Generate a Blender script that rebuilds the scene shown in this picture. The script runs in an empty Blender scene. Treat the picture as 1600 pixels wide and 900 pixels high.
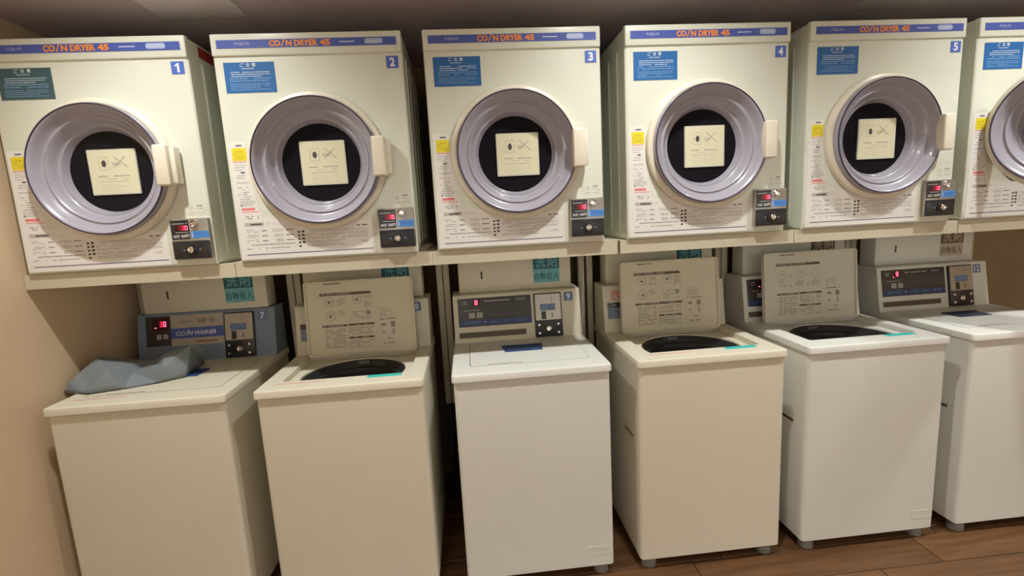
import bpy, bmesh, math, random
from mathutils import Vector, Matrix
random.seed(7)
PI = math.pi
scene = bpy.context.scene
C = scene.collection

# ------------------------------------------------------------------ camera
FPX = 764.77
yaw, pitch, roll = 0.0839, -0.1524, -0.0533
fw = Vector((math.sin(yaw)*math.cos(pitch), math.cos(yaw)*math.cos(pitch), math.sin(pitch)))
rt = Vector((math.cos(yaw), -math.sin(yaw), 0)); up = rt.cross(fw)
r2 = rt*math.cos(roll) + up*math.sin(roll); u2 = up*math.cos(roll) - rt*math.sin(roll)
cam = bpy.data.cameras.new('camera'); cam.sensor_width = 36; cam.lens = FPX/1600*36; cam.clip_start = 0.02
co = bpy.data.objects.new('camera', cam); C.objects.link(co)
M4 = Matrix((r2, u2, -fw)).transposed().to_4x4(); M4.translation = (1.581, -1.7248, 1.3887)
co.matrix_world = M4
scene.camera = co

# ------------------------------------------------------------------ world, lamps, exposure
w = bpy.data.worlds.new('world'); scene.world = w; w.use_nodes = True
w.node_tree.nodes['Background'].inputs[0].default_value = (1.0, 0.93, 0.84, 1)
w.node_tree.nodes['Background'].inputs[1].default_value = 0.02
scene.view_settings.view_transform = 'Standard'
scene.view_settings.look = 'None'
scene.view_settings.gamma = 1
scene.view_settings.use_curve_mapping = False
scene.view_settings.exposure = 0.0
CEIL = 2.50; SOFF = 2.10
LAMPS = [(0.70, -0.56, 80), (2.20, -0.56, 78), (3.58, -0.56, 66), (4.16, -0.60, 72), (0.90, -2.45, 245), (2.90, -2.45, 245), (4.70, -2.45, 245)]  # the rear row is unseen, added as fill to raise the ambient light
for lx, ly, lp in LAMPS:
    l = bpy.data.lights.new('downlight_lamp', 'SPOT'); l.energy = lp; l.color = (1.0, 1.0, 0.975)
    l.spot_size = math.radians(122 if ly > -1 else 105); l.spot_blend = 1.0; l.shadow_soft_size = 0.035
    o = bpy.data.objects.new('downlight_lamp', l); C.objects.link(o); o.location = (lx, ly, CEIL-0.04)

# ------------------------------------------------------------------ materials
MATS = {}
def mat(name, col, rough=0.5, metal=0.0, coat=0.0, vary=0.03, scale=6.0, bump=0.0, bscale=200.0, emit=None, estr=0.0, spec=0.5):
    m = bpy.data.materials.new(name); m.use_nodes = True
    nt = m.node_tree; b = nt.nodes['Principled BSDF']
    b.inputs['Roughness'].default_value = rough; b.inputs['Metallic'].default_value = metal
    b.inputs['Coat Weight'].default_value = coat; b.inputs['Coat Roughness'].default_value = 0.06
    b.inputs['Specular IOR Level'].default_value = spec
    tc = nt.nodes.new('ShaderNodeTexCoord')
    nz = nt.nodes.new('ShaderNodeTexNoise'); nz.inputs['Scale'].default_value = scale; nz.inputs['Detail'].default_value = 3
    nt.links.new(tc.outputs['Object'], nz.inputs['Vector'])
    rp = nt.nodes.new('ShaderNodeValToRGB')
    rp.color_ramp.elements[0].position = 0.3; rp.color_ramp.elements[1].position = 0.7
    rp.color_ramp.elements[0].color = tuple(c*(1-vary) for c in col)+(1,)
    rp.color_ramp.elements[1].color = tuple(min(1, c*(1+vary)) for c in col)+(1,)
    nt.links.new(nz.outputs['Fac'], rp.inputs['Fac']); nt.links.new(rp.outputs['Color'], b.inputs['Base Color'])
    if bump:
        n2 = nt.nodes.new('ShaderNodeTexNoise'); n2.inputs['Scale'].default_value = bscale
        nt.links.new(tc.outputs['Object'], n2.inputs['Vector'])
        bp = nt.nodes.new('ShaderNodeBump'); bp.inputs['Strength'].default_value = bump; bp.inputs['Distance'].default_value = 0.002
        nt.links.new(n2.outputs['Fac'], bp.inputs['Height']); nt.links.new(bp.outputs['Normal'], b.inputs['Normal'])
    if emit:
        b.inputs['Emission Color'].default_value = emit+(1,); b.inputs['Emission Strength'].default_value = estr
    MATS[name] = m
    return m
mat('cream', (0.715, 0.735, 0.625), 0.30, coat=0.25, vary=0.012)
mat('cream_plastic', (0.76, 0.70, 0.57), 0.32, coat=0.25, vary=0.012)
mat('washer_cream', (0.72, 0.675, 0.54), 0.42, vary=0.015)
mat('washer_white', (0.735, 0.735, 0.675), 0.42, vary=0.012)
mat('lid_inner', (0.72, 0.67, 0.52), 0.5, vary=0.015)
mat('lid_inner_white', (0.70, 0.67, 0.57), 0.5, vary=0.015)
mat('stand', (0.58, 0.53, 0.40), 0.45, vary=0.02)
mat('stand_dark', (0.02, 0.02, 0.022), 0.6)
mat('sheet', (0.80, 0.78, 0.73), 0.45, vary=0.01)
mat('lavender', (0.36, 0.345, 0.40), 0.30, coat=0.6, vary=0.02)
mat('violet_trim', (0.055, 0.045, 0.085), 0.3)
mat('window_dark', (0.010, 0.009, 0.013), 0.14, vary=0.1, spec=0.12)
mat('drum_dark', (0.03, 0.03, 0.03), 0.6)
mat('tub_black', (0.022, 0.022, 0.026), 0.38, coat=0.1)
mat('drum_grey', (0.10, 0.10, 0.105), 0.45, metal=0.3)
mat('band_blue', (0.075, 0.115, 0.42), 0.4, vary=0.02)
mat('band_lilac', (0.58, 0.56, 0.80), 0.4)
mat('band_pale', (0.42, 0.52, 0.75), 0.4)
mat('orange', (0.92, 0.30, 0.035), 0.45)
mat('plate_blue', (0.085, 0.155, 0.52), 0.4)
mat('plate_slate', (0.13, 0.18, 0.36), 0.4)
mat('white_print', (0.82, 0.83, 0.85), 0.5)
mat('notice_blue', (0.018, 0.13, 0.37), 0.45, vary=0.05)
mat('notice_faded', (0.05, 0.11, 0.125), 0.45, vary=0.05)  # dull teal tone for the leftmost dryer's notice
mat('pale_print', (0.42, 0.52, 0.66), 0.5)
mat('pale_print_dim', (0.18, 0.33, 0.52), 0.5)
mat('yellow', (0.78, 0.66, 0.03), 0.45, vary=0.05)
mat('yellow_dark', (0.45, 0.33, 0.02), 0.5)
mat('pink', (0.80, 0.22, 0.22), 0.5)
mat('grey_print', (0.34, 0.33, 0.31), 0.5)
mat('light_print', (0.50, 0.48, 0.44), 0.5)
mat('lid_text', (0.30, 0.26, 0.20), 0.5)
mat('dark_print', (0.07, 0.06, 0.055), 0.5)
mat('brown_print', (0.13, 0.095, 0.06), 0.5)
mat('navy_line', (0.12, 0.12, 0.22), 0.5)
mat('card', (0.72, 0.69, 0.48), 0.5, vary=0.015)
mat('card_edge', (0.60, 0.60, 0.50), 0.5)
mat('steel', (0.46, 0.43, 0.38), 0.32, metal=0.7, vary=0.05)
mat('chrome', (0.75, 0.73, 0.70), 0.15, metal=1.0)
mat('black_plastic', (0.018, 0.017, 0.02), 0.35, coat=0.2)
mat('panel_black', (0.035, 0.031, 0.031), 0.28, coat=0.3)
mat('panel_grey', (0.060, 0.055, 0.055), 0.3)
mat('panel_navy', (0.03, 0.055, 0.17), 0.35)
mat('price_blue', (0.06, 0.26, 0.66), 0.4)
mat('led_window', (0.05, 0.004, 0.008), 0.25)
mat('led_dim', (0.30, 0.01, 0.02), 0.3, emit=(0.7, 0.01, 0.03), estr=0.25)
mat('led_red', (0.9, 0.02, 0.05), 0.3, emit=(1.0, 0.02, 0.05), estr=2.2)
mat('led_hot', (0.9, 0.1, 0.2), 0.3, emit=(1.0, 0.10, 0.22), estr=3.0)
mat('panel_blue', (0.205, 0.255, 0.35), 0.45, vary=0.02)
mat('panel_beige', (0.50, 0.44, 0.36), 0.45)
mat('teal_dark', (0.012, 0.115, 0.165), 0.45)
mat('teal_mid', (0.16, 0.46, 0.50), 0.45)
mat('teal_tape', (0.03, 0.55, 0.50), 0.4)
mat('grip_blue', (0.035, 0.075, 0.22), 0.4)
mat('grip_navy', (0.03, 0.045, 0.11), 0.4)
mat('red_side', (0.32, 0.035, 0.035), 0.5)
mat('rubber', (0.22, 0.21, 0.20), 0.6)
mat('cloth', (0.205, 0.235, 0.25), 0.75, vary=0.05, scale=14, bump=0.25, bscale=260)
mat('wall_paint', (0.70, 0.53, 0.35), 0.75, vary=0.03, scale=3, bump=0.12, bscale=350)
mat('wall_brown', (0.225, 0.15, 0.072), 0.75, vary=0.05, scale=3)
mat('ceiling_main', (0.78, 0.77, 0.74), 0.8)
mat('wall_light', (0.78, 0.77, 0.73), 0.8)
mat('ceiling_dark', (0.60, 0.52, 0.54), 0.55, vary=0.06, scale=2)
mat('ceiling_panel', (0.80, 0.76, 0.76), 0.5, vary=0.05)
mat('subfloor', (0.05, 0.03, 0.02), 0.8)
mat('lamp_lens', (0.9, 0.85, 0.75), 0.4, emit=(1, 0.9, 0.76), estr=4.0)
def wood(name, a, b_):
    m = bpy.data.materials.new(name); m.use_nodes = True; nt = m.node_tree; b = nt.nodes['Principled BSDF']
    tc = nt.nodes.new('ShaderNodeTexCoord'); mp = nt.nodes.new('ShaderNodeMapping'); mp.inputs['Scale'].default_value = (1.2, 14, 1)
    oi = nt.nodes.new('ShaderNodeObjectInfo')
    nz = nt.nodes.new('ShaderNodeTexNoise'); nz.inputs['Scale'].default_value = 3; nz.inputs['Detail'].default_value = 6; nz.noise_dimensions = '4D'
    nt.links.new(tc.outputs['Object'], mp.inputs['Vector']); nt.links.new(mp.outputs['Vector'], nz.inputs['Vector'])
    mu = nt.nodes.new('ShaderNodeMath'); mu.operation = 'MULTIPLY'; mu.inputs[1].default_value = 37
    nt.links.new(oi.outputs['Random'], mu.inputs[0]); nt.links.new(mu.outputs[0], nz.inputs['W'])
    rp = nt.nodes.new('ShaderNodeValToRGB'); rp.color_ramp.elements[0].color = a+(1,); rp.color_ramp.elements[1].color = b_+(1,)
    rp.color_ramp.elements[0].position = 0.3; rp.color_ramp.elements[1].position = 0.72
    nt.links.new(nz.outputs['Fac'], rp.inputs['Fac'])
    hs = nt.nodes.new('ShaderNodeHueSaturation'); mr = nt.nodes.new('ShaderNodeMapRange')
    mr.inputs['To Min'].default_value = 0.8; mr.inputs['To Max'].default_value = 1.2
    nt.links.new(oi.outputs['Random'], mr.inputs['Value']); nt.links.new(mr.outputs['Result'], hs.inputs['Value'])
    nt.links.new(rp.outputs['Color'], hs.inputs['Color']); nt.links.new(hs.outputs['Color'], b.inputs['Base Color'])
    b.inputs['Roughness'].default_value = 0.42
    MATS[name] = m
wood('plank_wood', (0.088, 0.040, 0.016), (0.18, 0.086, 0.034))

# ------------------------------------------------------------------ mesh builder
TXT = {}
def text_geo(s, bold=0.0, shear=0.0):
    k = (s, bold, shear)
    if k in TXT: return TXT[k]
    cu = bpy.data.curves.new('t', 'FONT'); cu.body = s; cu.offset = bold; cu.shear = shear; cu.resolution_u = 3; cu.fill_mode = 'FRONT'
    o = bpy.data.objects.new('t', cu); C.objects.link(o)
    dg = bpy.context.evaluated_depsgraph_get(); me = bpy.data.meshes.new_from_object(o.evaluated_get(dg))
    vs = [(v.co.x, v.co.y) for v in me.vertices]; fs = [tuple(p.vertices) for p in me.polygons]
    flip = bool(me.polygons) and me.polygons[0].normal.z < 0
    if flip: fs = [f[::-1] for f in fs]
    bpy.data.objects.remove(o); bpy.data.curves.remove(cu); bpy.data.meshes.remove(me)
    TXT[k] = (vs, fs)
    return TXT[k]

class MB:
    def __init__(s): s.v = []; s.f = []; s.m = []; s.mats = []
    def mi(s, m):
        if m not in s.mats: s.mats.append(m)
        return s.mats.index(m)
    def add(s, vs, fs, m):
        n = len(s.v); i = s.mi(m); s.v += [tuple(v) for v in vs]
        for f in fs: s.f.append(tuple(a+n for a in f)); s.m.append(i)
    def box(s, lo, hi, m, r=0.0, seg=2):
        bm = bmesh.new(); bmesh.ops.create_cube(bm, size=1)
        for v in bm.verts:
            v.co = Vector([lo[i]+(v.co[i]+0.5)*(hi[i]-lo[i]) for i in range(3)])
        if r > 0: bmesh.ops.bevel(bm, geom=bm.edges[:], offset=r, segments=seg, profile=0.5, affect='EDGES')
        bm.verts.index_update()
        s.add([v.co for v in bm.verts], [[v.index for v in f.verts] for f in bm.faces], m); bm.free()
    def rect(s, x0, x1, z0, z1, y, m): s.add([(x0, y, z0), (x1, y, z0), (x1, y, z1), (x0, y, z1)], [(0, 1, 2, 3)], m)
    def poly(s, pts, y, m): s.add([(a, y, b) for a, b in pts], [tuple(range(len(pts)))], m)
    def slab(s, pts, y0, y1, m):            # xz outline (ccw seen from the front), front at y0, back at y1
        n = len(pts); v = [(a, y0, b) for a, b in pts]+[(a, y1, b) for a, b in pts]
        f = [tuple(range(n)), tuple(range(2*n-1, n-1, -1))]+[((i+1) % n, i, n+i, n+(i+1) % n) for i in range(n)]
        s.add(v, f, m)
    def slabz(s, pts, z0, z1, m):           # xy outline ccw seen from above
        n = len(pts); v = [(a, b, z1) for a, b in pts]+[(a, b, z0) for a, b in pts]
        f = [tuple(range(n)), tuple(range(2*n-1, n-1, -1))]+[((i+1) % n, i, n+i, n+(i+1) % n) for i in range(n)]
        s.add(v, f, m)
    def revy(s, prof, c, m, n=72, cap=False):   # revolve (r, y) about the y axis through (cx, cz)
        vs = []; fs = []
        for r, y in prof:
            for k in range(n):
                a = 2*PI*k/n; vs.append((c[0]+r*math.cos(a), y, c[1]+r*math.sin(a)))
        for j in range(len(prof)-1):
            for k in range(n):
                k2 = (k+1) % n; fs.append((j*n+k, j*n+k2, (j+1)*n+k2, (j+1)*n+k))
        if cap: fs.append(tuple((len(prof)-1)*n+k for k in range(n)))
        s.add(vs, fs, m)
    def revz(s, prof, c, m, n=48, cap=False):   # revolve (r, z) about the z axis through (cx, cy)
        vs = []; fs = []
        for r, z in prof:
            for k in range(n):
                a = 2*PI*k/n; vs.append((c[0]+r*math.cos(a), c[1]+r*math.sin(a), z))
        for j in range(len(prof)-1):
            for k in range(n):
                k2 = (k+1) % n; fs.append((j*n+k, (j+1)*n+k, (j+1)*n+k2, j*n+k2))
        if cap: fs.append(tuple((len(prof)-1)*n+k for k in range(n)))
        s.add(vs, fs, m)
    def disc(s, cx, cz, r, y, m, n=24): s.poly([(cx+r*math.cos(2*PI*k/n), cz+r*math.sin(2*PI*k/n)) for k in range(n)], y, m)
    def ringf(s, cx, cz, r0, r1, y, m, n=24):
        vs = [(cx+r*math.cos(2*PI*k/n), y, cz+r*math.sin(2*PI*k/n)) for r in (r0, r1) for k in range(n)]
        s.add(vs, [(k, n+k, n+(k+1) % n, (k+1) % n) for k in range(n)], m)
    def text(s, t, x0, x1, z0, z1, y, m, bold=0.0, shear=0.0):
        vs, fs = text_geo(t, bold, shear)
        if not vs: return
        a0 = min(v[0] for v in vs); a1 = max(v[0] for v in vs); b0 = min(v[1] for v in vs); b1 = max(v[1] for v in vs)
        s.add([(x0+(u-a0)/(a1-a0)*(x1-x0), y, z0+(q-b0)/(b1-b0)*(z1-z0)) for u, q in vs], fs, m)
    def dashes(s, x0, x1, z0, z1, rows, y, m, fill=0.8, th=0.42, lo=0.004, hi=0.02, last=True):
        h = (z1-z0)/rows
        for k in range(rows):
            z = z1-(k+0.5)*h; x = x0; e = x1-(random.uniform(0, 0.35)*(x1-x0) if last and (k % 3 == 2) else 0)
            while x < e-0.001:
                l = min(random.uniform(lo, hi), e-x)
                if random.random() < fill: s.rect(x, x+l*0.9, z-h*th/2, z+h*th/2, y, m)
                x += l
    def build(s, name, parent=None, loc=(0, 0, 0), rot=(0, 0, 0), sharp=35):
        me = bpy.data.meshes.new(name); me.from_pydata(s.v, [], s.f)
        for m in s.mats: me.materials.append(MATS[m])
        for p, i in zip(me.polygons, s.m): p.material_index = i; p.use_smooth = True
        me.set_sharp_from_angle(angle=math.radians(sharp)); me.update()
        o = bpy.data.objects.new(name, me); C.objects.link(o); o.parent = parent
        o.location = loc; o.rotation_euler = rot
        return o
def rrect(x0, x1, z0, z1, r, n=5):
    p = []
    for cx, cz, a0 in ((x1-r, z0+r, -PI/2), (x1-r, z1-r, 0), (x0+r, z1-r, PI/2), (x0+r, z0+r, PI)):
        for k in range(n+1):
            a = a0+PI/2*k/n; p.append((cx+r*math.cos(a), cz+r*math.sin(a)))
    return p
def thing(name, label, cat, loc=(0, 0, 0), group=None, rz=0):
    o = bpy.data.objects.new(name, None); C.objects.link(o); o.location = loc; o.rotation_euler = (0, 0, rz)
    o.empty_display_size = 0.1
    o['label'] = label; o['category'] = cat
    if group: o['group'] = group
    return o
def struct(o): o['kind'] = 'structure'; return o
def copy_tree(o, parent=None):
    kids = list(o.children)
    c = o.copy(); C.objects.link(c); c.parent = parent
    for k in kids: copy_tree(k, c)
    return c
SEG = {'0': 'abcdef', '3': 'abgcd', '5': 'afgcd', '6': 'afgedc', '8': 'abcdefg', '2': 'abged', '-': 'g', '.': '.'}
def digit(mb, ch, x, z, wd, h, y, m):
    t = h*0.13; S = SEG[ch]
    if ch == '.': mb.rect(x, x+wd*0.35, z, z+t*1.3, y, m); return
    if 'a' in S: mb.rect(x, x+wd, z+h-t, z+h, y, m)
    if 'd' in S: mb.rect(x, x+wd, z, z+t, y, m)
    if 'g' in S: mb.rect(x, x+wd, z+h/2-t/2, z+h/2+t/2, y, m)
    if 'f' in S: mb.rect(x, x+t, z+h/2, z+h, y, m)
    if 'e' in S: mb.rect(x, x+t, z, z+h/2, y, m)
    if 'b' in S: mb.rect(x+wd-t, x+wd, z+h/2, z+h, y, m)
    if 'c' in S: mb.rect(x+wd-t, x+wd, z, z+h/2, y, m)

# ------------------------------------------------------------------ room shell
XL, XR, YB, YF = 0.118, 5.60, 0.80, -2.9
def wallbox(name, lo, hi, m):
    b = MB(); b.box(lo, hi, m); return struct(b.build(name))
floor = wallbox('floor', (XL-0.1, YF-0.1, -0.06), (XR+0.1, YB+0.1, -0.006), 'subfloor')
wallbox('wall_left', (XL-0.12, YF, -0.006), (XL, YB, CEIL), 'wall_paint')
wallbox('wall_right', (XR, YF, -0.006), (XR+0.12, YB, CEIL), 'wall_paint')
wallbox('wall_back', (XL, YB, -0.006), (XR, YB+0.1, CEIL), 'wall_brown')
wallbox('wall_front', (XL, YF-0.1, -0.006), (XR, YF, CEIL), 'wall_light')
ceil = wallbox('ceiling', (XL-0.12, YF-0.1, CEIL), (XR+0.12, YB+0.1, CEIL+0.1), 'ceiling_main')
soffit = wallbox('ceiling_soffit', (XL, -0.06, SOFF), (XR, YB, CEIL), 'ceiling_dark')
for x0, x1, y0, y1 in ((0.605, 0.885, -0.05, 0.142), (3.10, 3.46, -0.05, 0.182)):  # thin paler rectangles on the underside of the soffit
    b = MB(); b.box((x0, y0, SOFF-0.004), (x1, y1, SOFF-0.0003), 'ceiling_panel', 0.001); b.build('access_panel', soffit)
# floor planks, each its own piece
PW, PL = 0.15, 0.92
b = MB(); b.box((0, 0, -0.006), (PL-0.003, PW-0.003, 0.0), 'plank_wood', 0.0012, 1)
p0 = b.build('plank', floor); first = True
ny = int((YB-YF)/PW)
for j in range(ny+1):
    x = XL-random.uniform(0.1, 0.8); y = YF+j*PW
    while x < XR:
        if x+PL > XL+0.02 and y+PW <= YB+0.05:
            if first: o = p0; first = False
            else: o = p0.copy(); C.objects.link(o); o.parent = floor
            o.location = (x, y, 0)
        x += PL
# downlight fixtures; the rear row is added to go with the fill lamps
DL = ['ceiling downlight in front of dryer number 1', 'ceiling downlight in front of the middle dryers', 'ceiling downlight in front of dryers 5 and 6',
      'ceiling downlight just past the rightmost dryer in the machine row',
      'rear ceiling downlight on the left wall side', 'rear ceiling downlight in the middle of the room', 'rear ceiling downlight on the right wall side']
for (lx, ly, lp), lb in zip(LAMPS, DL):
    t = thing('ceiling_downlight', lb, 'downlight', (lx, ly, CEIL), 'downlights in the dark ceiling')
    b = MB(); b.revz([(0.075, 0.0), (0.075, -0.006), (0.06, -0.008), (0.055, -0.002)], (0, 0), 'cream_plastic', 32); b.build('trim_ring', t)
    b = MB(); b.slabz([(0.055*math.cos(2*PI*k/24), 0.055*math.sin(2*PI*k/24)) for k in range(24)], -0.003, -0.0005, 'lamp_lens'); b.build('lens', t)

# ------------------------------------------------------------------ dryers
DW, DH, DD = 0.595, 0.724, 0.60
DZ = 1.27
DX = [0.143, 0.812, 1.474, 2.153, 2.820, 3.466]
CX, CZ = 0.292, 0.320
HX = CX-0.215      # hinge x
def ray_rect(a, x0, x1, z0, z1):
    dx, dz = math.cos(a), math.sin(a); t = 1e9
    if dx > 1e-9: t = min(t, (x1-CX)/dx)
    if dx < -1e-9: t = min(t, (x0-CX)/dx)
    if dz > 1e-9: t = min(t, (z1-CZ)/dz)
    if dz < -1e-9: t = min(t, (z0-CZ)/dz)
    return CX+t*dx, CZ+t*dz
def notice(name, t, bg):
    b = MB(); y = -0.0012
    b.slab([(0.030, 0.545), (0.186, 0.545), (0.186, 0.638), (0.030, 0.638)], y, -0.0001, bg)
    b.text('ご', 0.080, 0.0925, 0.6245, 0.6355, y-0.0003, 'white_print', 0.01)
    b.text('注', 0.0985, 0.1105, 0.6245, 0.6355, y-0.0003, 'white_print', 0.01)
    b.text('意', 0.117, 0.129, 0.6245, 0.6355, y-0.0003, 'white_print', 0.01)
    b.dashes(0.086, 0.124, 0.616, 0.621, 1, y-0.0003, 'pale_print', 1, 0.6)
    b.dashes(0.050, 0.172, 0.592, 0.611, 3, y-0.0003, 'pale_print', 0.92, 0.42)
    b.dashes(0.044, 0.174, 0.578, 0.592, 2, y-0.0003, 'pale_print_dim', 0.9, 0.42)
    b.dashes(0.044, 0.170, 0.552, 0.575, 4, y-0.0003, 'pale_print_dim', 0.9, 0.36)
    return b.build(name, t)
def number_plate(t, s, x0, x1, z0, z1, y, m, parent=None):
    b = MB(); b.slab([(x0, z0), (x1, z0), (x1, z1), (x0, z1)], y-0.0012, y-0.0001, m)
    w_ = x1-x0; h_ = z1-z0; k = 0.28 if len(s) == 1 else 0.14
    if s == '1': k = 0.31
    if s == '1':
        b.poly([(x0+w_*p_, z0+h_*q_) for p_, q_ in ((0.46, 0.14), (0.63, 0.14), (0.63, 0.86), (0.50, 0.86), (0.30, 0.70), (0.30, 0.57), (0.46, 0.66))], y-0.0016, 'white_print')
        return b.build('number_plate', t)
    b.text(s, x0+w_*k, x1-w_*k, z0+h_*0.14, z1-h_*0.14, y-0.0016, 'white_print', (0.012 if s == '1' else 0.03) if len(s) == 1 else 0.02)
    return b.build('number_plate', t)
def make_dryer():
    t = thing('coin_dryer', '-', 'dryer')
    # shell: rounded tube with pressed ribs on the sides
    b = MB(); pts = rrect(0, DW, 0, DH, 0.012, 4); n = len(pts)
    vs = [(a, y, c) for y in (0.010, DD) for a, c in pts]
    b.add(vs, [((i+1) % n, i, n+i, n+(i+1) % n) for i in range(n)]+[tuple(range(2*n-1, n-1, -1))], 'cream')
    for xs, sg in ((0.0, -1), (DW, 1)):
        for yr in (0.085, 0.19, 0.30, 0.41):
            b.box((xs-0.004, yr-0.008, 0.03), (xs+0.004, yr+0.008, 0.66), 'cream', 0.0038, 2)
    b.build('body', t)
    # front plate with a round opening
    b = MB()
    angs = sorted([2*PI*k/72 for k in range(72)]+[math.atan2(z-CZ, x-CX) % (2*PI) for x in (0, DW) for z in (0, DH)])
    N = len(angs); vs = []
    for ins, y in ((0.0, 0.012), (0.0012, 0.005), (0.005, 0.0012), (0.010, 0.0)):
        vs += [(p[0], y, p[1]) for p in (ray_rect(a, ins, DW-ins, ins, DH-ins) for a in angs)]
    vs += [(CX+0.208*math.cos(a), 0.0, CZ+0.208*math.sin(a)) for a in angs]
    vs += [(CX+0.206*math.cos(a), 0.02, CZ+0.206*math.sin(a)) for a in angs]
    b.add(vs, [(j*N+k, j*N+(k+1) % N, (j+1)*N+(k+1) % N, (j+1)*N+k) for j in range(5) for k in range(N)], 'cream')
    b.build('front_panel', t)
    b = MB(); b.revy([(0.206, 0.019), (0.206, 0.30)], (CX, CZ), 'drum_dark', 48, True); b.build('drum', t)
    b = MB(); b.box((0.0008, -0.006, 0.656), (DW-0.0008, 0.02, DH-0.001), 'cream', 0.0045, 3); b.build('header_panel', t)
    # blue header strip and its lettering
    b = MB(); y = -0.0072; z0, z1 = 0.6785, 0.7035
    b.slab([(0.019, z0), (0.579, z0), (0.579, z1), (0.019, z1)], y, -0.0059, 'band_blue'); y -= 0.0004
    b.text('ΛQUΛ', 0.073, 0.121, 0.6865, 0.6965, y, 'band_lilac', 0.004)
    oz0, oz1 = 0.6815, 0.7005
    b.text('CO', 0.180, 0.215, oz0, oz1, y, 'orange', 0.045)
    b.add([(0.2155, y, oz0-0.001), (0.2195, y, oz0-0.001), (0.2300, y, oz1+0.003), (0.2260, y, oz1+0.003)], [(0, 1, 2, 3)], 'orange')
    b.text('N', 0.232, 0.250, oz0, oz1, y, 'orange', 0.045)
    b.text('DRYER', 0.258, 0.331, oz0, oz1, y, 'orange', 0.045)
    b.text('45', 0.338, 0.370, oz0, oz1, y, 'orange', 0.045)
    b.dashes(0.398, 0.447, 0.688, 0.6945, 1, y, 'band_lilac', 1, 0.6, 0.004, 0.008)
    b.poly(rrect(0.478, 0.536, 0.683, 0.700, 0.0075), y, 'band_pale')
    b.dashes(0.487, 0.528, 0.688, 0.695, 1, y-0.0003, 'band_lilac', 1, 0.7, 0.004, 0.008)
    b.build('header_strip', t)
    # yellow caution label with the column of small print below it
    b = MB(); y = -0.0011
    b.slab([(0.020, 0.333), (0.065, 0.333), (0.065, 0.374), (0.020, 0.374)], y, -0.0001, 'yellow')
    b.dashes(0.026, 0.060, 0.338, 0.371, 6, y-0.0003, 'yellow_dark', 0.55, 0.3, 0.004, 0.012)
    b.build('caution_label', t)
    # white instruction sheet: an L along the left edge and the foot of the front
    b = MB(); y = -0.0008
    b.slab([(0.008, 0.008), (0.450, 0.008), (0.450, 0.118), (0.090, 0.145), (0.078, 0.20), (0.066, 0.332), (0.066, 0.392), (0.012, 0.392)], y, -0.0001, 'sheet'); y -= 0.0003
    b.dashes(0.035, 0.055, 0.3775, 0.386, 1, y, 'dark_print', 1, 0.5, 0.004, 0.012)
    b.dashes(0.020, 0.062, 0.3265, 0.332, 1, y, 'pink', 0.9, 0.5)
    b.dashes(0.022, 0.062, 0.300, 0.324, 3, y, 'light_print', 0.7, 0.3)
    b.dashes(0.040, 0.054, 0.292, 0.299, 1, y, 'dark_print', 1, 0.6)
    b.dashes(0.024, 0.064, 0.205, 0.290, 11, y, 'grey_print', 0.75, 0.26)
    b.dashes(0.026, 0.074, 0.186, 0.205, 3, y, 'grey_print', 0.8, 0.3)
    b.dashes(0.026, 0.031, 0.186, 0.192, 1, y, 'dark_print', 1, 0.8)
    b.rect(0.028, 0.070, 0.172, 0.180, y, 'pink')
    b.dashes(0.028, 0.084, 0.163, 0.170, 1, y, 'pink', 0.8, 0.35)
    b.dashes(0.036, 0.080, 0.142, 0.155, 2, y, 'grey_print', 0.55, 0.5, 0.004, 0.008)
    b.rect(0.030, 0.092, 0.119, 0.131, y, 'light_print')
    b.dashes(0.036, 0.086, 0.120, 0.130, 1, y-0.0002, 'dark_print', 0.9, 0.5, 0.004, 0.008)
    b.dashes(0.098, 0.140, 0.121, 0.130, 2, y, 'light_print', 0.8, 0.3)
    for k, zz in enumerate((0.103, 0.086, 0.069)):
        b.dashes(0.032, 0.072, zz-0.006, zz+0.006, 2, y, 'light_print', 0.8, 0.5, 0.004, 0.012)
        b.dashes(0.082, 0.100, zz-0.002, zz+0.002, 1, y, 'dark_print', 1, 0.6)
        b.ringf(0.122+0.004*k, zz, 0.0035, 0.0048, y, 'grey_print', 12)
        b.dashes(0.130, 0.152, zz-0.006, zz+0.005, 2, y, 'light_print', 0.8, 0.5, 0.004, 0.01)
        b.dashes(0.160, 0.186, zz-0.002, zz+0.002, 1, y, 'dark_print', 1, 0.6)
    b.dashes(0.028, 0.190, 0.052, 0.061, 1, y, 'grey_print', 0.75, 0.35)
    b.dashes(0.028, 0.170, 0.040, 0.048, 1, y, 'grey_print', 0.75, 0.3)
    for k in range(5):
        zz = 0.093-0.012*k
        b.rect(0.198, 0.206, zz-0.003, zz+0.003, y, 'dark_print')
        if k < 4: b.rect(0.211, 0.220, zz-0.003, zz+0.004, y, 'dark_print')
        b.dashes(0.226, 0.430 if k < 3 else 0.36, zz-0.005, zz+0.005, 2, y, 'grey_print', 0.85, 0.34)
    b.dashes(0.394, 0.430, 0.102, 0.109, 1, y, 'dark_print', 0.9, 0.5, 0.004, 0.01)
    b.dashes(0.395, 0.428, 0.046, 0.056, 2, y, 'light_print', 0.6, 0.5, 0.003, 0.006)
    b.rect(0.026, 0.444, 0.0225, 0.0255, y, 'navy_line')
    b.build('instruction_sheet', t)
    b = MB(); y = -0.0008
    b.slab([(0.525, 0.166), (0.588, 0.166), (0.588, 0.205), (0.525, 0.205)], -0.0006, -0.0001, 'cream')
    b.ringf(0.538, 0.190, 0.003, 0.0055, y, 'light_print', 12); b.dashes(0.530, 0.548, 0.170, 0.177, 2, y, 'light_print', 0.7, 0.4, 0.003, 0.006)
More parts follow.
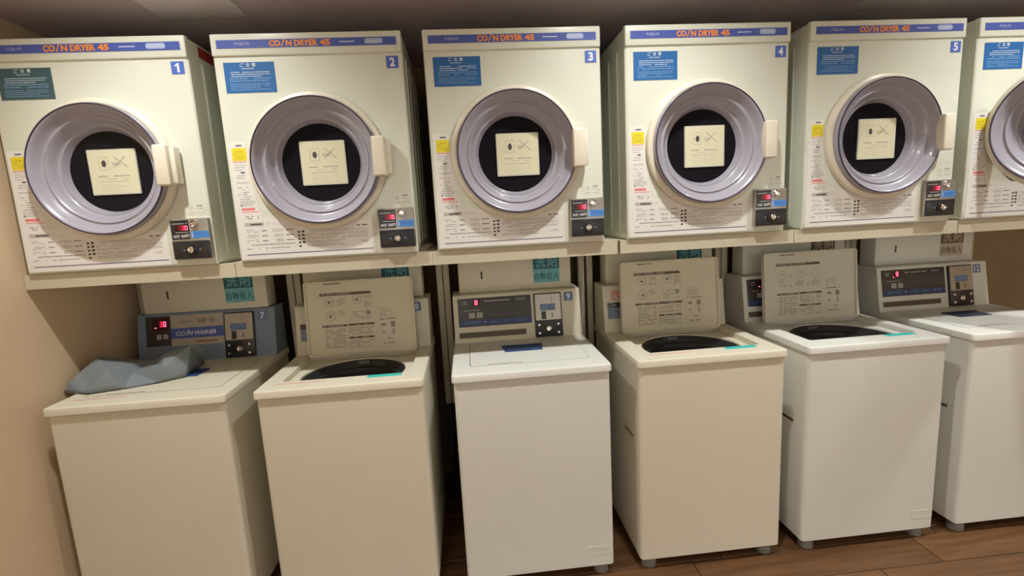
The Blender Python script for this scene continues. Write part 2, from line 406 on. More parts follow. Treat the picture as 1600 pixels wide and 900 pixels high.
    b.dashes(0.556, 0.582, 0.193, 0.200, 1, y, 'grey_print', 0.9, 0.7); b.dashes(0.553, 0.582, 0.170, 0.191, 3, y, 'light_print', 0.8, 0.4)
    b.build('coin_print', t)
    # coin box
    b = MB(); b.box((0.470, -0.016, 0.022), (0.591, 0.004, 0.156), 'steel', 0.004, 2); cb = b.build('coin_box', t)
    b = MB(); y = -0.0168
    b.slab([(0.473, 0.089), (0.530, 0.089), (0.530, 0.151), (0.473, 0.151)], y, -0.0161, 'black_plastic'); y -= 0.0003
    b.dashes(0.477, 0.526, 0.138, 0.142, 1, y, 'light_print', 0.9, 0.6, 0.004, 0.008)
    b.rect(0.486, 0.528, 0.117, 0.135, y, 'led_window')
    digit(b, '0', 0.497, 0.119, 0.008, 0.014, y-0.0002, 'led_dim'); digit(b, '3', 0.5075, 0.119, 0.008, 0.014, y-0.0002, 'led_red')
    digit(b, '0', 0.5175, 0.119, 0.008, 0.014, y-0.0002, 'led_hot')
    b.dashes(0.477, 0.526, 0.110, 0.1135, 1, y, 'light_print', 0.9, 0.6, 0.004, 0.008)
    b.text('30分', 0.478, 0.498, 0.094, 0.105, y, 'white_print', 0.01); b.text('200円', 0.502, 0.527, 0.094, 0.105, y, 'white_print', 0.01)
    b.build('display', cb)
    b = MB(); b.revy([(0.0125, -0.0155), (0.0125, -0.022), (0.0105, -0.024), (0.006, -0.020)], (0.549, 0.139), 'chrome', 24, True); b.build('coin_button', cb)
    b = MB(); b.slab([(0.534, 0.091), (0.589, 0.091), (0.589, 0.114), (0.534, 0.114)], -0.0168, -0.0161, 'price_blue')
    b.rect(0.536, 0.540, 0.094, 0.110, -0.0171, 'band_pale'); b.dashes(0.544, 0.584, 0.098, 0.110, 2, -0.0171, 'plate_blue', 0.9, 0.4); b.build('price_label', cb)
    b = MB(); b.box((0.472, -0.020, 0.024), (0.589, -0.015, 0.083), 'black_plastic', 0.003, 2); b.build('coin_drawer', cb)
    b = MB(); b.revy([(0.017, -0.0195), (0.017, -0.026), (0.0135, -0.027), (0.0135, -0.0225)], (0.532, 0.054), 'black_plastic', 28)
    b.revy([(0.0105, -0.019), (0.0105, -0.030), (0.009, -0.0315), (0.003, -0.030)], (0.532, 0.054), 'chrome', 24, True)
    b.rect(0.504, 0.511, 0.0525, 0.0545, -0.0204, 'light_print'); b.rect(0.554, 0.561, 0.0525, 0.0545, -0.0204, 'light_print'); b.build('lock', cb)
    # door, origin on its hinge line
    c = (CX-HX, 0.0)
    b = MB()
    b.revy([(0.200, 0.030), (0.207, 0.010), (0.2095, 0.0), (0.2225, -0.002), (0.2232, -0.011), (0.2205, -0.0185), (0.2145, -0.0225), (0.207, -0.0235), (0.2025, -0.021), (0.2015, -0.012)], c, 'cream_plastic', 96)
    b.revy([(0.128, 0.052), (0.200, 0.030)], c, 'drum_dark', 48)
    door = b.build('door', t, (HX, 0, CZ))
    b = MB(); b.revy([(0.2022, -0.0405), (0.2024, -0.0435), (0.2008, -0.0462), (0.1985, -0.0462), (0.1972, -0.0440)], c, 'violet_trim', 96); b.build('trim_ring', door)
    b = MB()
    b.revy([(0.2030, -0.012), (0.2028, -0.036), (0.2018, -0.0425), (0.1975, -0.0435), (0.193, -0.0405), (0.186, -0.0310), (0.178, -0.0185), (0.173, -0.0140), (0.1695, -0.0135), (0.165, -0.0165), (0.160, -0.0125),
            (0.152, 0.004), (0.147, 0.012), (0.143, 0.0145), (0.139, 0.0135), (0.136, 0.018), (0.131, 0.032), (0.128, 0.036)], c, 'lavender', 96)
    b.build('door_bowl', door, sharp=60)
    b = MB(); b.revy([(0.130, 0.0345), (0.126, 0.0350), (0.05, 0.0335), (0.001, 0.033)], c, 'window_dark', 64); b.build('door_window', door)
    b = MB(); cx = CX-HX+0.008; y = 0.0285
    b.slab(rrect(cx-0.0745, cx+0.0745, -0.0735, 0.0715, 0.003, 2), y, 0.0335, 'card_edge')
    b.poly([(cx-0.071, -0.069), (cx+0.071, -0.069), (cx+0.071, 0.0685), (cx-0.071, 0.0685)], y-0.0003, 'card'); y -= 0.0006
    pts = rrect(cx-0.042, cx-0.011, 0.006, 0.048, 0.004, 3); q = rrect(cx-0.0405, cx-0.0125, 0.0075, 0.0465, 0.003, 3); n = len(pts)
    b.add([(a, y, z) for a, z in pts]+[(a, y, z) for a, z in q], [(i, (i+1) % n, n+(i+1) % n, n+i) for i in range(n)], 'light_print')
    b.poly([(cx-0.0265+0.007*math.cos(2*PI*k/20), 0.026+0.011*math.sin(2*PI*k/20)) for k in range(20)], y, 'dark_print')
    for sx in (-1, 1):
        x1, x2 = cx+0.024-sx*0.018, cx+0.024+sx*0.020
        b.add([(x1, y, 0.046), (x1+sx*0.0015, y, 0.0475), (x2+sx*0.0015, y, 0.0135), (x2, y, 0.012)], [(0, 1, 2, 3)], 'grey_print')
    b.dashes(cx-0.002, cx+0.022, 0.019, 0.030, 2, y, 'grey_print', 0.8, 0.4, 0.004, 0.008)
    b.dashes(cx-0.050, cx+0.048, -0.018, -0.010, 1, y, 'grey_print', 0.8, 0.35)
    b.dashes(cx-0.046, cx+0.044, -0.036, -0.018, 2, y, 'light_print', 0.8, 0.25)
    b.dashes(cx-0.046, cx+0.046, -0.066, -0.038, 4, y, 'light_print', 0.75, 0.14)
    b.build('notice_card', door)
    b = MB()
    x0, x1 = 0.482-HX, 0.540-HX
    b.box((0.478-HX, -0.064, 0.260-CZ), (0.520-HX, -0.018, 0.387-CZ), 'cream_plastic', 0.006, 3)
    b.box((0.508-HX, -0.044, 0.266-CZ), (0.534-HX, -0.008, 0.382-CZ), 'cream_plastic', 0.005, 2)
    b.build('handle', door)
    return t
D0 = make_dryer()
DLAB = ['cream coin dryer number 1 with a faded teal notice, leftmost above the washers',
        'cream coin dryer number 2 above the washer with the raised lid numbered 8',
        'cream coin dryer number 3 in the middle, above the closed washer number 9',
        'cream coin dryer number 4 with bright blue notice, right of dryer 3',
        'cream coin dryer number 5 with round door shut, second from the right edge',
        'cream coin dryer cut by the right edge, round door swung partly open']
dry = [D0]+[copy_tree(D0) for _ in range(5)]
for i, t in enumerate(dry):
    t.location = (DX[i], 0, DZ); t['label'] = DLAB[i]; t['group'] = 'coin dryers on stands'
    notice('notice_label', t, 'notice_faded' if i == 0 else 'notice_blue')
    number_plate(t, str(i+1), 0.541, 0.580, 0.608, 0.646, 0.0, 'plate_blue')
    if i == 5:
        for ch in t.children:
            if ch.name.startswith('door'): ch.rotation_euler = (0, 0, math.radians(-64))
b = MB(); b.box((0, 0, 0), (0.0012, 0.10, 0.034), 'red_side'); b.build('side_label', dry[0], (DW, 0.07, 0.678))

# ------------------------------------------------------------------ stands under the dryers
def make_stand():
    t = thing('dryer_stand', '-', 'stand')
    L, R, RZ0, RZ1 = -0.022, 0.643, 1.221, 1.269
    b = MB(); b.slab([(L, RZ0), (R, RZ0), (R, RZ1), (L, RZ1)], 0.012, 0.045, 'stand'); b.build('front_rail', t)
    for x0 in (L, R-0.03):
        b = MB(); b.box((x0, 0.0455, RZ0+0.001), (x0+0.03, 0.600, RZ1-0.0002), 'stand', 0.003); b.build('side_rail', t)
    b = MB(); b.box((L+0.031, 0.565, RZ0+0.002), (R-0.031, 0.600, RZ1-0.0003), 'stand', 0.003); b.build('rear_rail', t)
    for x0 in (L+0.001, R-0.029):
        b = MB(); b.box((x0, 0.537, 0.50), (x0+0.028, 0.572, RZ0+0.0005), 'stand', 0.003); po = b.build('post', t)
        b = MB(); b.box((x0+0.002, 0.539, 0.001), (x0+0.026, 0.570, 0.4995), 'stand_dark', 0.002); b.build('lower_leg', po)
    return t
SX = [0.143, 0.810, 1.476, 2.151, 2.819, 3.487]
SLAB = ['cream metal stand beside the left wall, over the washer with the cloth bag', 'cream metal stand carrying dryer 2, behind the leftmost raised washer lid',
        'cream metal stand carrying dryer 3, over the closed white washer in the middle', 'cream metal stand carrying dryer 4, behind the middle raised washer lid',
        'cream metal stand carrying dryer 5, behind the rightmost raised washer lid', 'cream metal stand at the right edge, carrying the dryer cut by the frame']
S0 = make_stand(); stands = [S0]+[copy_tree(S0) for _ in range(5)]
for i, t in enumerate(stands):
    t.location = (SX[i], 0, 0); t['group'] = 'metal dryer stands'; t['label'] = SLAB[i]

# ------------------------------------------------------------------ washers
WW, WY0, WY1, WT = 0.570, -0.085, 0.530, 0.8405
WX = [0.1693, 0.8272, 1.4913, 2.1547, 2.8053, 3.4649]
OX, OY, OR = 0.290, 0.118, 0.192                  # tub opening
RX0, RX1, RY0, RY1 = 0.066, 0.514, 0.006, 0.326   # lid recess
def washer_meshes(bodymat, lidmat):
    P = {}
    b = MB(); q = rrect(0.006, WW-0.006, WY0+0.0095, WY1-0.004, 0.014, 5); q2 = rrect(0.012, WW-0.012, WY0+0.0155, WY1-0.010, 0.010, 5); n = len(q)
    vs = [(a, c, 0.042) for a, c in q2]+[(a, c, 0.048) for a, c in q]+[(a, c, 0.8135) for a, c in q]
    b.add(vs, [(j*n+k, j*n+(k+1) % n, (j+1)*n+(k+1) % n, (j+1)*n+k) for j in range(2) for k in range(n)]+[tuple(range(n-1, -1, -1))], bodymat); P['cabinet'] = b
    b = MB(); zr = WT-0.020
    # rim: front, sides and rear strips around the lid recess
    outer = rrect(0, WW, WY0, WY1, 0.014, 4); n = len(outer)
    def inset(d): return rrect(d, WW-d, WY0+d, WY1-d, max(0.014-d*0.5, 0.004), 4)
    loops = [(inset(0.004), 0.812), (outer, 0.815), (outer, WT-0.007), (inset(0.002), WT-0.002), (inset(0.007), WT)]
    vs = [(a, c, z) for L_, z in loops for a, c in L_]
    b.add(vs, [(j*n+k, j*n+(k+1) % n, (j+1)*n+(k+1) % n, (j+1)*n+k) for j in range(4) for k in range(n)], bodymat)
    I = (0.007, WW-0.007, WY0+0.007, WY1-0.007)
    inner = inset(0.007); rec = rrect(RX0, RX1, RY0, RY1, 0.012, 4)
    b.add([(a, c, WT) for a, c in inner]+[(a, c, WT) for a, c in rec]+[(a, c, zr) for a, c in rec],
          [(k, (k+1) % n, n+(k+1) % n, n+k) for k in range(n)]+[(n+k, n+(k+1) % n, 2*n+(k+1) % n, 2*n+k) for k in range(n)], bodymat)
    # recess floor between the rectangle and the round opening
    m = 64; angs = sorted([2*PI*k/m for k in range(m)]+[math.atan2(y-OY, x-OX) % (2*PI) for x in (RX0, RX1) for y in (RY0, RY1)]); N = len(angs)
    def rr(a):
        dx, dy = math.cos(a), math.sin(a); t = 1e9
        if dx > 1e-9: t = min(t, (RX1-OX)/dx)
        if dx < -1e-9: t = min(t, (RX0-OX)/dx)
        if dy > 1e-9: t = min(t, (RY1-OY)/dy)
        if dy < -1e-9: t = min(t, (RY0-OY)/dy)
        return OX+t*dx, OY+t*dy
    def oc(a, r): return OX+r*math.cos(a), max(OY+r*math.sin(a), RY0+0.004)
    vs = [(*rr(a), zr) for a in angs]+[(*oc(a, OR), zr) for a in angs]+[(*oc(a, OR-0.003), zr-0.012) for a in angs]
    b.add(vs, [(j*N+k, j*N+(k+1) % N, (j+1)*N+(k+1) % N, (j+1)*N+k) for j in range(2) for k in range(N)], bodymat)
    P['top_plate'] = b
    b = MB()
    b.revz([(OR+0.006, zr-0.004), (OR-0.002, zr-0.006), (OR-0.012, zr-0.020), (OR-0.016, zr-0.030), (OR-0.030, zr-0.034), (OR-0.034, zr-0.05)], (OX, OY), 'tub_black', 64)
    P['tub_ring'] = b
    b = MB(); b.revz([(OR-0.030, zr-0.045), (OR-0.030, 0.50), (0.05, 0.47), (0.001, 0.48)], (OX, OY), 'drum_grey', 48); P['drum'] = b
    b = MB(); b.revz([(0.020, 0.043), (0.020, 0.030), (0.028, 0.022), (0.028, 0.002), (0.024, 0.0)], (0, 0), 'rubber', 24, True); P['foot'] = b
    return P
LL = RY1-RY0-0.006; LX0, LX1 = RX0+0.002, RX1-0.002
def lid_mesh(bodymat, innermat):
    # lid modelled shut, hinge line at y = 0, front edge at y = -LL, top face at z = 0
    b = MB(); b.slabz([(a, c) for a, c in rrect(LX0, LX1, -LL, 0, 0.012, 4)], -0.010, 0.0, bodymat)
    o = rrect(LX0, LX1, -LL, 0, 0.012, 4); q = rrect(LX0+0.010, LX1-0.010, -LL+0.010, -0.010, 0.010, 4); n = len(o)
    z0, z1 = -0.0101, -0.0195
    vs = [(a, c, z0) for a, c in o]+[(a, c, z1) for a, c in rrect(LX0+0.002, LX1-0.002, -LL+0.002, -0.002, 0.012, 4)]+[(a, c, z1) for a, c in rrect(LX0+0.008, LX1-0.008, -LL+0.008, -0.008, 0.010, 4)]+[(a, c, z0-0.001) for a, c in q]
    b.add(vs, [(j*n+(k+1) % n, j*n+k, (j+1)*n+k, (j+1)*n+(k+1) % n) for j in range(3) for k in range(n)]+[tuple(range(4*n-1, 3*n-1, -1))], innermat)
    return b
def lid_print(cream):
    # print on the inner face; local frame: x right, z up the raised lid, facing -y
    b = MB(); y = 0.0; W_, H_ = LX1-LX0, LL
    def X(u): return LX0+u*W_
    def Z(v): return v*H_
    d = 'brown_print'
    b.dashes(X(0.18), X(0.34), Z(0.945), Z(0.965), 1, y, d, 0.9, 0.7, 0.006, 0.012)
    b.poly([(X(0.135), Z(0.80)), (X(0.61), Z(0.80)), (X(0.60), Z(0.835)), (X(0.145), Z(0.835))], y, d)
    b.dashes(X(0.155), X(0.45), Z(0.81), Z(0.828), 1, y-0.0003, 'light_print', 0.8, 0.6, 0.004, 0.012)
    if cream:
        for u, v in ((0.225, 0.72), (0.48, 0.735), (0.228, 0.53)):
            b.ringf(X(u), Z(v), 0.0182, 0.0200, y, 'grey_print', 24); b.rect(X(u)-0.008, X(u)+0.003, Z(v)-0.004, Z(v)+0.002, y, 'dark_print')
            b.dashes(X(u)-0.006, X(u)+0.014, Z(v)-0.010, Z(v)+0.010, 3, y, 'grey_print', 0.6, 0.5, 0.003, 0.007)
        b.dashes(X(0.29), X(0.37), Z(0.66), Z(0.77), 5, y, 'lid_text', 0.85, 0.36); b.dashes(X(0.29), X(0.36), Z(0.53), Z(0.60), 4, y, 'lid_text', 0.85, 0.36)
        b.dashes(X(0.54), X(0.62), Z(0.62), Z(0.78), 7, y, 'lid_text', 0.85, 0.36); b.dashes(X(0.43), X(0.60), Z(0.46), Z(0.58), 5, y, 'lid_text', 0.7, 0.3)
        b.rect(X(0.555), X(0.59), Z(0.52), Z(0.58), y, 'grey_print')
    else:
        for u in (0.21, 0.385, 0.56):
            b.ringf(X(u), Z(0.67), 0.0176, 0.0192, y, 'grey_print', 24); b.dashes(X(u)-0.010, X(u)+0.014, Z(0.65), Z(0.69), 3, y, 'grey_print', 0.7, 0.5, 0.003, 0.008)
            b.dashes(X(u)-0.02, X(u)+0.02, Z(0.50), Z(0.60), 5, y, 'lid_text', 0.8, 0.36)
        for u, v in ((0.30, 0.655), (0.47, 0.665), (0.30, 0.51), (0.48, 0.52)):
            b.poly([(X(u)-0.005, Z(v)-0.004), (X(u)+0.005, Z(v)), (X(u)-0.005, Z(v)+0.004)], y, 'grey_print')
    b.rect(X(0.145), X(0.37), Z(0.385), Z(0.412), y, d); b.rect(X(0.38), X(0.62), Z(0.388), Z(0.415), y, d)
    b.dashes(X(0.16), X(0.36), Z(0.39), Z(0.408), 1, y-0.0003, 'light_print', 0.6, 0.6); b.dashes(X(0.46), X(0.56), Z(0.393), Z(0.41), 1, y-0.0003, 'light_print', 0.7, 0.6)
    b.dashes(X(0.165), X(0.36), Z(0.10), Z(0.365), 9, y, 'lid_text', 0.8, 0.34); b.dashes(X(0.38), X(0.61), Z(0.265), Z(0.37), 4, y, 'lid_text', 0.8, 0.36)
    b.rect(X(0.38), X(0.61), Z(0.215), Z(0.240), y, d); b.dashes(X(0.43), X(0.56), Z(0.219), Z(0.236), 1, y-0.0003, 'light_print', 0.7, 0.6)
    b.dashes(X(0.38), X(0.61), Z(0.09), Z(0.20), 4, y, 'lid_text', 0.6, 0.3)
    b.dashes(X(0.67), X(0.80), Z(0.48), Z(0.60), 7, y, 'lid_text', 0.85, 0.25); b.dashes(X(0.67), X(0.82), Z(0.443), Z(0.455), 1, y, d, 0.9, 0.9)
    b.rect(X(0.68), X(0.725), Z(0.36), Z(0.39), y, 'lid_text'); b.rect(X(0.77), X(0.81), Z(0.34), Z(0.41), y, 'lid_text')
    b.rect(X(0.69), X(0.71), Z(0.26), Z(0.285), y, 'grey_print'); b.rect(X(0.785), X(0.80), Z(0.24), Z(0.32), y, 'grey_print')
    b.dashes(X(0.73), X(0.79), Z(0.175), Z(0.20), 1, y, 'grey_print', 0.8, 0.7, 0.003, 0.008); b.dashes(X(0.69), X(0.80), Z(0.11), Z(0.14), 1, y, 'grey_print', 0.8, 0.6, 0.004, 0.012)
    return b

LEAN = math.radians(-9)
def control_panel(t, style, num, py):
    # origin on the panel's lower front edge; leaned back about x
    hm = {'blue': 'panel_blue', 'cream': 'washer_cream', 'old': 'washer_cream', 'white': 'washer_white'}[style]
    z0 = WT-0.004; H_ = 0.208; dy = 0.034
    b = MB(); prof = [(0, 0), (dy, H_-0.004), (dy+0.005, H_), (WY1-py-0.006, H_), (WY1-py-0.006, 0)]
    n = len(prof); vs = [(x, a, c) for x in (0.006, WW-0.006) for a, c in prof]
    b.add(vs, [tuple(range(n-1, -1, -1)), tuple(range(n, 2*n))]+[(i, (i+1) % n, n+(i+1) % n, n+i) for i in range(n)], hm)
    p = b.build('control_panel', t, (0, py, z0))
    ln = -math.atan2(dy, H_-0.004)
    R = (ln, 0, 0)
    y = -0.0012
    if style == 'blue':
        b = MB(); b.slab([(0.040, 0.075), (0.138, 0.075), (0.138, 0.200), (0.040, 0.200)], y, -0.0001, 'panel_black')
        b.rect(0.066, 0.134, 0.140, 0.194, y-0.0003, 'led_window')
        digit(b, '3', 0.096, 0.156, 0.0105, 0.022, y-0.0006, 'led_red'); digit(b, '0', 0.1105, 0.156, 0.0105, 0.022, y-0.0006, 'led_hot')
        b.rect(0.075, 0.083, 0.151, 0.1545, y-0.0006, 'led_hot')
        for x0 in (0.082, 0.108):
            b.poly(rrect(x0, x0+0.018, 0.104, 0.124, 0.002, 2), y-0.0005, 'light_print'); b.dashes(x0+0.004, x0+0.014, 0.108, 0.120, 2, y-0.0008, 'panel_grey', 0.8, 0.4)
        b.build('display_panel', p, rot=R)
        b = MB(); b.slab([(0.139, 0.072), (0.352, 0.072), (0.352, 0.200), (0.139, 0.200)], y, -0.0001, 'panel_beige')
        b.rect(0.139, 0.352, 0.102, 0.146, y-0.0003, 'band_blue')
        b.text('ΛQUΛ', 0.170, 0.228, 0.165, 0.180, y-0.0003, 'brown_print', -0.005); b.text('洗濯機', 0.246, 0.286, 0.163, 0.182, y-0.0003, 'brown_print', 0.01)
        b.text('7kg', 0.292, 0.318, 0.161, 0.182, y-0.0003, 'brown_print', 0.0, 0.2)
        b.text('CO', 0.160, 0.196, 0.114, 0.132, y-0.0006, 'white_print', 0.02, 0.2)
        b.add([(0.197, y-0.0006, 0.113), (0.201, y-0.0006, 0.113), (0.213, y-0.0006, 0.137), (0.209, y-0.0006, 0.137)], [(0, 1, 2, 3)], 'white_print')
        b.text('N', 0.208, 0.228, 0.114, 0.132, y-0.0006, 'white_print', 0.02, 0.2); b.text('WASHER', 0.234, 0.322, 0.114, 0.132, y-0.0006, 'white_print', 0.02, 0.2)
        b.dashes(0.22, 0.33, 0.080, 0.092, 1, y-0.0003, 'red_side', 0.7, 0.4)
        b.build('name_strip', p, rot=R)
    elif style == 'old':
        b = MB(); b.slab([(0.024, 0.062), (0.350, 0.062), (0.350, 0.134), (0.024, 0.134)], y, -0.0001, 'panel_blue')
        b.rect(0.024, 0.350, 0.112, 0.134, y-0.0003, 'panel_black'); b.dashes(0.050, 0.340, 0.118, 0.128, 1, y-0.0006, 'light_print', 0.7, 0.4)
        b.dashes(0.048, 0.340, 0.072, 0.102, 2, y-0.0003, 'plate_slate', 0.8, 0.3); b.build('display_panel', p, rot=R)
        if num == '10':
            b = MB(); b.slab([(0.040, 0.140), (0.100, 0.140), (0.100, 0.190), (0.040, 0.190)], y, -0.0001, 'washer_cream'); b.dashes(0.042, 0.098, 0.143, 0.187, 4, y-0.0004, 'pink', 0.85, 0.6); b.build('red_sticker', p, rot=R)
    else:
        b = MB(); b.slab([(0.026, 0.072), (0.346, 0.072), (0.346, 0.196), (0.026, 0.196)], y, -0.0001, 'panel_black'); y2 = y-0.0003
        b.rect(0.030, 0.144, 0.105, 0.152, y2, 'panel_grey'); b.rect(0.150, 0.342, 0.110, 0.168, y2, 'panel_grey')
        b.rect(0.030, 0.343, 0.075, 0.101, y2, 'panel_navy')
        b.dashes(0.046, 0.068, 0.165, 0.185, 2, y2, 'light_print', 0.9, 0.35, 0.004, 0.008)
        b.rect(0.090, 0.122, 0.162, 0.190, y2, 'led_window')
        digit(b, '8', 0.100, 0.166, 0.012, 0.020, y2-0.0003, 'led_hot')
        if style == 'white': b.rect(0.083, 0.090, 0.160, 0.163, y2-0.0003, 'led_hot')
        b.dashes(0.142, 0.256, 0.176, 0.184, 1, y2, 'light_print', 0.95, 0.6, 0.004, 0.012)
        b.text('ΛQUΛ', 0.276, 0.322, 0.174, 0.187, y2, 'light_print', 0.0)
        b.dashes(0.044, 0.120, 0.139, 0.146, 1, y2-0.0003, 'light_print', 0.7, 0.4, 0.004, 0.010)
        for x0 in (0.073, 0.107):
            b.poly(rrect(x0, x0+0.024, 0.110, 0.132, 0.002, 2), y2-0.0003, 'light_print'); b.dashes(x0+0.006, x0+0.018, 0.114, 0.128, 2, y2-0.0006, 'panel_grey', 0.8, 0.4)
        for x0, x1 in ((0.048, 0.13), (0.165, 0.205), (0.222, 0.262), (0.280, 0.325)):
            b.dashes(x0, x1, 0.084, 0.096, 2, y2-0.0003, 'pale_print_dim', 0.7, 0.35, 0.004, 0.01)
        b.disc(0.142, 0.090, 0.004, y2-0.0003, 'light_print', 12)
        b.build('display_panel', p, rot=R)
        b = MB(); b.slab([(0.026, 0.024), (0.318, 0.024), (0.318, 0.048), (0.026, 0.048)], y, -0.0001, 'brown_print')
        for k in range(3): b.rect(0.028, 0.316, 0.027+k*0.007, 0.0295+k*0.007, y-0.0004, 'panel_grey')
        b.build('vent', p, rot=R)
    # coin mechanism
    x0, x1 = 0.358, 0.480
    b = MB(); b.box((x0, -0.010, 0.006), (x1, 0.010, 0.198), 'black_plastic', 0.004, 2); cmx = b.build('coin_mechanism', p, rot=R)
    # (its plate and drawer fixings belong to the same moulding, kept as pieces of the panel)
    b = MB(); y = -0.0115
    b.slab(rrect(x0+0.005, x1-0.005, 0.080, 0.193, 0.003, 2), y, -0.0101, 'steel' if style != 'blue' else 'panel_beige')
    b.rect(x0+0.026, x0+0.092, 0.122, 0.150, y-0.0003, 'plate_slate'); b.dashes(x0+0.03, x0+0.088, 0.126, 0.147, 3, y-0.0006, 'pale_print_dim', 0.6, 0.5)
    b.rect(x0+0.030, x0+0.050, 0.084, 0.118, y-0.0003, 'black_plastic'); b.rect(x0+0.075, x0+0.080, 0.090, 0.110, y-0.0003, 'brown_print')
    b.rect(x0+0.076, x0+0.078, 0.160, 0.180, y-0.0003, 'brown_print')
    b.build('coin_plate', p, rot=R)
    b = MB()
    for cx, cz, r in ((x0+0.018, 0.060, 0.006), (x0+0.102, 0.060, 0.006), (x0+0.018, 0.024, 0.006), (x0+0.102, 0.024, 0.006), (x0+0.060, 0.042, 0.0115)):
        b.revy([(r, -0.0095), (r, -0.014), (r*0.8, -0.0155), (r*0.3, -0.015)], (cx, cz), 'chrome', 18, True)
    b.build('coin_lock', p, rot=R)
    if num:
        q = number_plate(p, num, 0.494, 0.533, 0.158, 0.196, 0.0, 'plate_slate'); q.rotation_euler = R
    return p
def detergent_tank(t, style):
    tm = 'washer_cream' if style != 'white' else 'washer_white'
    x0, x1, y0, y1, z0, z1 = 0.036, 0.540, 0.432, 0.527, WT+0.204, 1.205
    b = MB(); b.box((x0, y0, z0), (x1, y1, z1), tm, 0.006, 2); k = b.build('detergent_tank', t)
    b = MB(); y = y0-0.0012
    a0, a1 = 0.370, 0.488
    dk, md, tx = ('teal_dark', 'teal_mid', 'teal_mid') if style != 'white' else ('brown_print', 'panel_beige', 'panel_beige')
    b.slab([(a0, 1.073), (a1, 1.073), (a1, 1.200), (a0, 1.200)], y, y0-0.0001, md); b.rect(a0, a1, 1.134, 1.200, y-0.0003, dk)
    b.text('洗', a0+0.010, a0+0.056, 1.140, 1.190, y-0.0006, tx, 0.015); b.text('剤', a0+0.062, a0+0.108, 1.140, 1.190, y-0.0006, tx, 0.015)
    b.text('自動投入', a0+0.004, a1-0.004, 1.084, 1.118, y-0.0003, dk, 0.008)
    b.build('detergent_label', k)
    b = MB(); b.slab([(0.135, 1.105), (0.143, 1.105), (0.143, 1.138), (0.135, 1.138)], y, y0-0.0001, 'brown_print'); b.rect(0.1365, 0.1415, 1.107, 1.136, y-0.0003, 'dark_print'); b.build('keyhole', k)
    return k
MESH = {}
def washer(i, style, open_, num, label):
    key = 'white' if style == 'white' or style == 'mid' else 'cream'
    bm_ = 'washer_white' if key == 'white' else 'washer_cream'
    im = 'lid_inner_white' if key == 'white' else 'lid_inner'
    t = thing('washing_machine', label, 'washer', (WX[i], 0, 0), 'coin washers under the dryers')
    if key not in MESH: MESH[key] = {k: b.build(k) for k, b in washer_meshes(bm_, im).items()}; made = set(MESH[key])
    else: made = set()
    def use(k, loc=(0, 0, 0)):
        nonlocal made
        src = MESH[key][k]
        if src.parent is None: o = src
        else: o = src.copy(); C.objects.link(o)
        o.parent = t; o.location = loc; return o
    use('cabinet'); use('top_plate')
    use('tub_ring'); use('drum')
    for fx in (0.05, WW-0.05):
        for fy in (WY0+0.05, WY1-0.06): use('foot', (fx, fy, 0))
    for sx in (0.0062,):
        b = MB(); s = -1 if sx < 0.1 else 1
        b.box((min(sx, sx+s*0.0015), 0.0, 0.515), (max(sx, sx+s*0.0015), 0.09, 0.527), 'brown_print')
        b.box((min(sx, sx+s*0.004), -0.004, 0.528), (max(sx, sx+s*0.004), 0.094, 0.534), bm_, 0.0015, 1); b.build('side_grip', t)
    # lid
    hinge = (0, RY1-0.003, WT+0.0012)
    b = lid_mesh(bm_, im)
    if not open_:
        lid = b.build('lid', t, hinge)
        g = MB(); gm = 'grip_blue' if i != 5 else 'grip_navy'
        gy = -LL+0.150
        g.slabz([(0.208, gy), (0.358, gy), (0.366, gy+0.072), (0.200, gy+0.072)], 0.0, 0.0022, gm)
        g.slabz([(0.200, gy+0.073), (0.366, gy+0.073), (0.366, gy+0.080), (0.200, gy+0.080)], 0.0, 0.006, gm); g.build('lid_grip', lid)
        g = MB(); g.slabz([(0.13, -LL+0.006), (0.26, -LL+0.006), (0.26, -LL+0.009), (0.13, -LL+0.009)], 0.0, 0.0006, 'dark_print'); g.build('lid_mark', lid)
    else:
        # raised: rotate up about the hinge and lean back a little
        ang = math.radians(-(90+5))
        lid = b.build('lid', t, (0, RY1-0.010, WT-0.002), (ang, 0, 0))
        pr = lid_print(key == 'cream').build('lid_instructions', lid, (0, 0, -0.0117), (PI/2, 0, 0))
        # printed face looks along the lid's underside
        g = MB(); y0 = WY0+0.062
        g.slabz([(0.366, y0), (0.486, y0), (0.486, y0+0.026), (0.366, y0+0.026)], WT+0.0001, WT+0.0008, 'teal_tape'); g.build('tape_label', t)
        g = MB(); g.box((OX-0.022, OY+OR-0.0175, WT-0.0395), (OX+0.022, OY+OR-0.0155, WT-0.0275), 'rubber'); g.build('ring_label', t)
    if key == 'cream':
        g = MB(); y0 = WY0+0.064
        g.slabz([(0.052, y0), (0.225, y0), (0.225, y0+0.0035), (0.052, y0+0.0035)], WT+0.0001, WT+0.0006, 'pink'); g.build('red_line', t)
    pstyle = {'blue': 'blue', 'cream': 'old', 'mid': 'cream', 'white': 'white'}[style]
    control_panel(t, pstyle, num, 0.395 if style == 'blue' else 0.352)
    detergent_tank(t, pstyle)
    if i in (2, 4):
        g = MB(); y0 = WY0+0.0095
        g.slab([(0.465, 0.092), (0.555, 0.092), (0.555, 0.128), (0.465, 0.128)], y0-0.0008, y0-0.0001, bm_)
        g.dashes(0.470, 0.545, 0.108, 0.126, 2, y0-0.0011, 'light_print', 0.5, 0.12, 0.006, 0.02); g.build('serial_label', t)
    return t
washer(0, 'blue', False, '7', 'cream washing machine number 7 with blue-grey control panel, cloth on its lid')
washer(1, 'cream', True, '8', 'cream washing machine number 8, leftmost of the three with raised lids')
washer(2, 'mid', False, '9', 'white washing machine number 9 with closed lid, below dryer 3')
washer(3, 'cream', True, '10', 'cream washing machine with raised lid, standing between two white washers')
washer(4, 'white', True, '11', 'white washing machine with raised lid, rightmost of the raised lids')
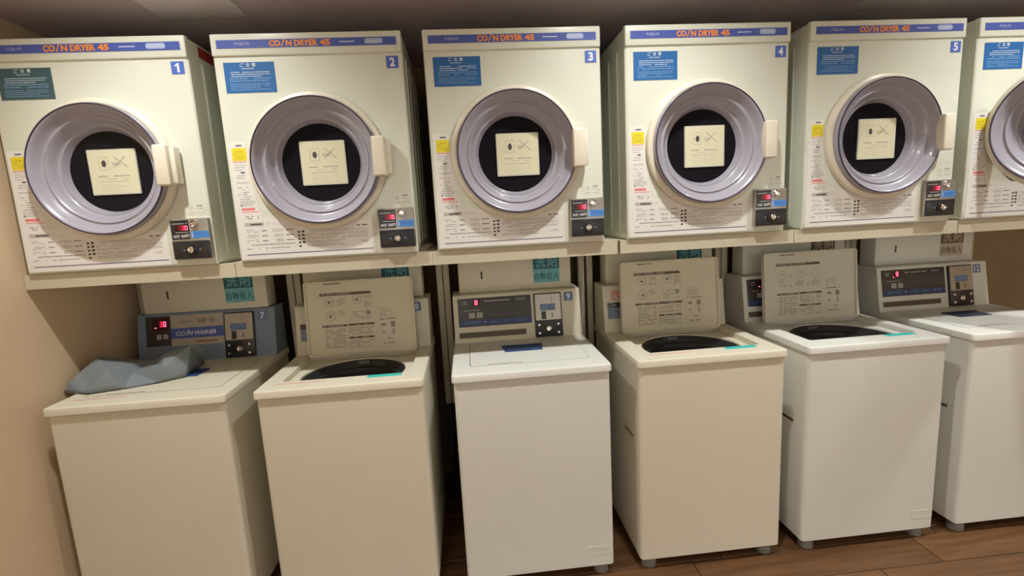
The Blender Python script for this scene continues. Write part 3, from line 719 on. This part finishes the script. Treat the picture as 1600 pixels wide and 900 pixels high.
washer(5, 'white', False, '12', 'white washing machine with closed lid, cut by the right edge')

# ------------------------------------------------------------------ folded cloth on the first washer
CP = dict(l=(0.118, 0.078, 0.846), b1=(0.234, 0.031, 0.846), f=(0.329, 0.06, 0.846), g1=(0.428, 0.103, 0.846), g2=(0.491, 0.152, 0.846), g3=(0.476, 0.32, 0.848),
          pk=(0.179, 0.17, 0.943), pk2=(0.160, 0.12, 0.911), e=(0.337, 0.235, 0.899), c=(0.289, 0.055, 0.920), r0=(0.414, 0.17, 0.934), r1=(0.505, 0.20, 0.961),
          r2=(0.527, 0.24, 0.926), k=(0.322, 0.135, 0.880), m=(0.445, 0.105, 0.900), la=(0.137, 0.08, 0.879), p1=(0.17, 0.30, 0.848), p2=(0.35, 0.318, 0.848))
CF = ['la l b1 pk2', 'pk2 b1 f c', 'pk2 c pk', 'pk c e', 'c k e', 'c f k', 'k f g1 m', 'k m e', 'e m r0', 'm g1 g2', 'm g2 r1', 'r0 m r1', 'r1 g2 g3', 'r1 g3 r2',
      'la pk2 p1', 'pk2 pk p1', 'pk e p1', 'e p2 p1', 'e r0 p2', 'r0 r1 p2', 'r1 r2 p2', 'r2 g3 p2', 'l la p1']
ks = list(CP); me = bpy.data.meshes.new('folded_cloth')
me.from_pydata([CP[k_] for k_ in ks], [], [tuple(ks.index(a) for a in f.split()) for f in CF])
bm = bmesh.new(); bm.from_mesh(me); bmesh.ops.triangulate(bm, faces=bm.faces[:])
bmesh.ops.recalc_face_normals(bm, faces=bm.faces[:])
bmesh.ops.subdivide_edges(bm, edges=bm.edges[:], cuts=3, use_grid_fill=True)
for _ in range(1): bmesh.ops.smooth_vert(bm, verts=[v for v in bm.verts if v.co.z > 0.852], factor=0.28, use_axis_x=True, use_axis_y=True, use_axis_z=True)
for v in bm.verts:
    if v.co.z > 0.856: v.co += Vector((random.uniform(-1, 1), random.uniform(-1, 1), random.uniform(-1, 1)))*0.0014
bm.to_mesh(me); bm.free()
for p in me.polygons: p.use_smooth = True
me.set_sharp_from_angle(angle=math.radians(33))
me.materials.append(MATS['cloth'])
cl = bpy.data.objects.new('folded_cloth', me); C.objects.link(cl)
sd = cl.modifiers.new('thickness', 'SOLIDIFY'); sd.thickness = 0.002
cl['label'] = 'crumpled grey-blue cloth bag lying on the lid of washer 7'; cl['category'] = 'cloth bag'
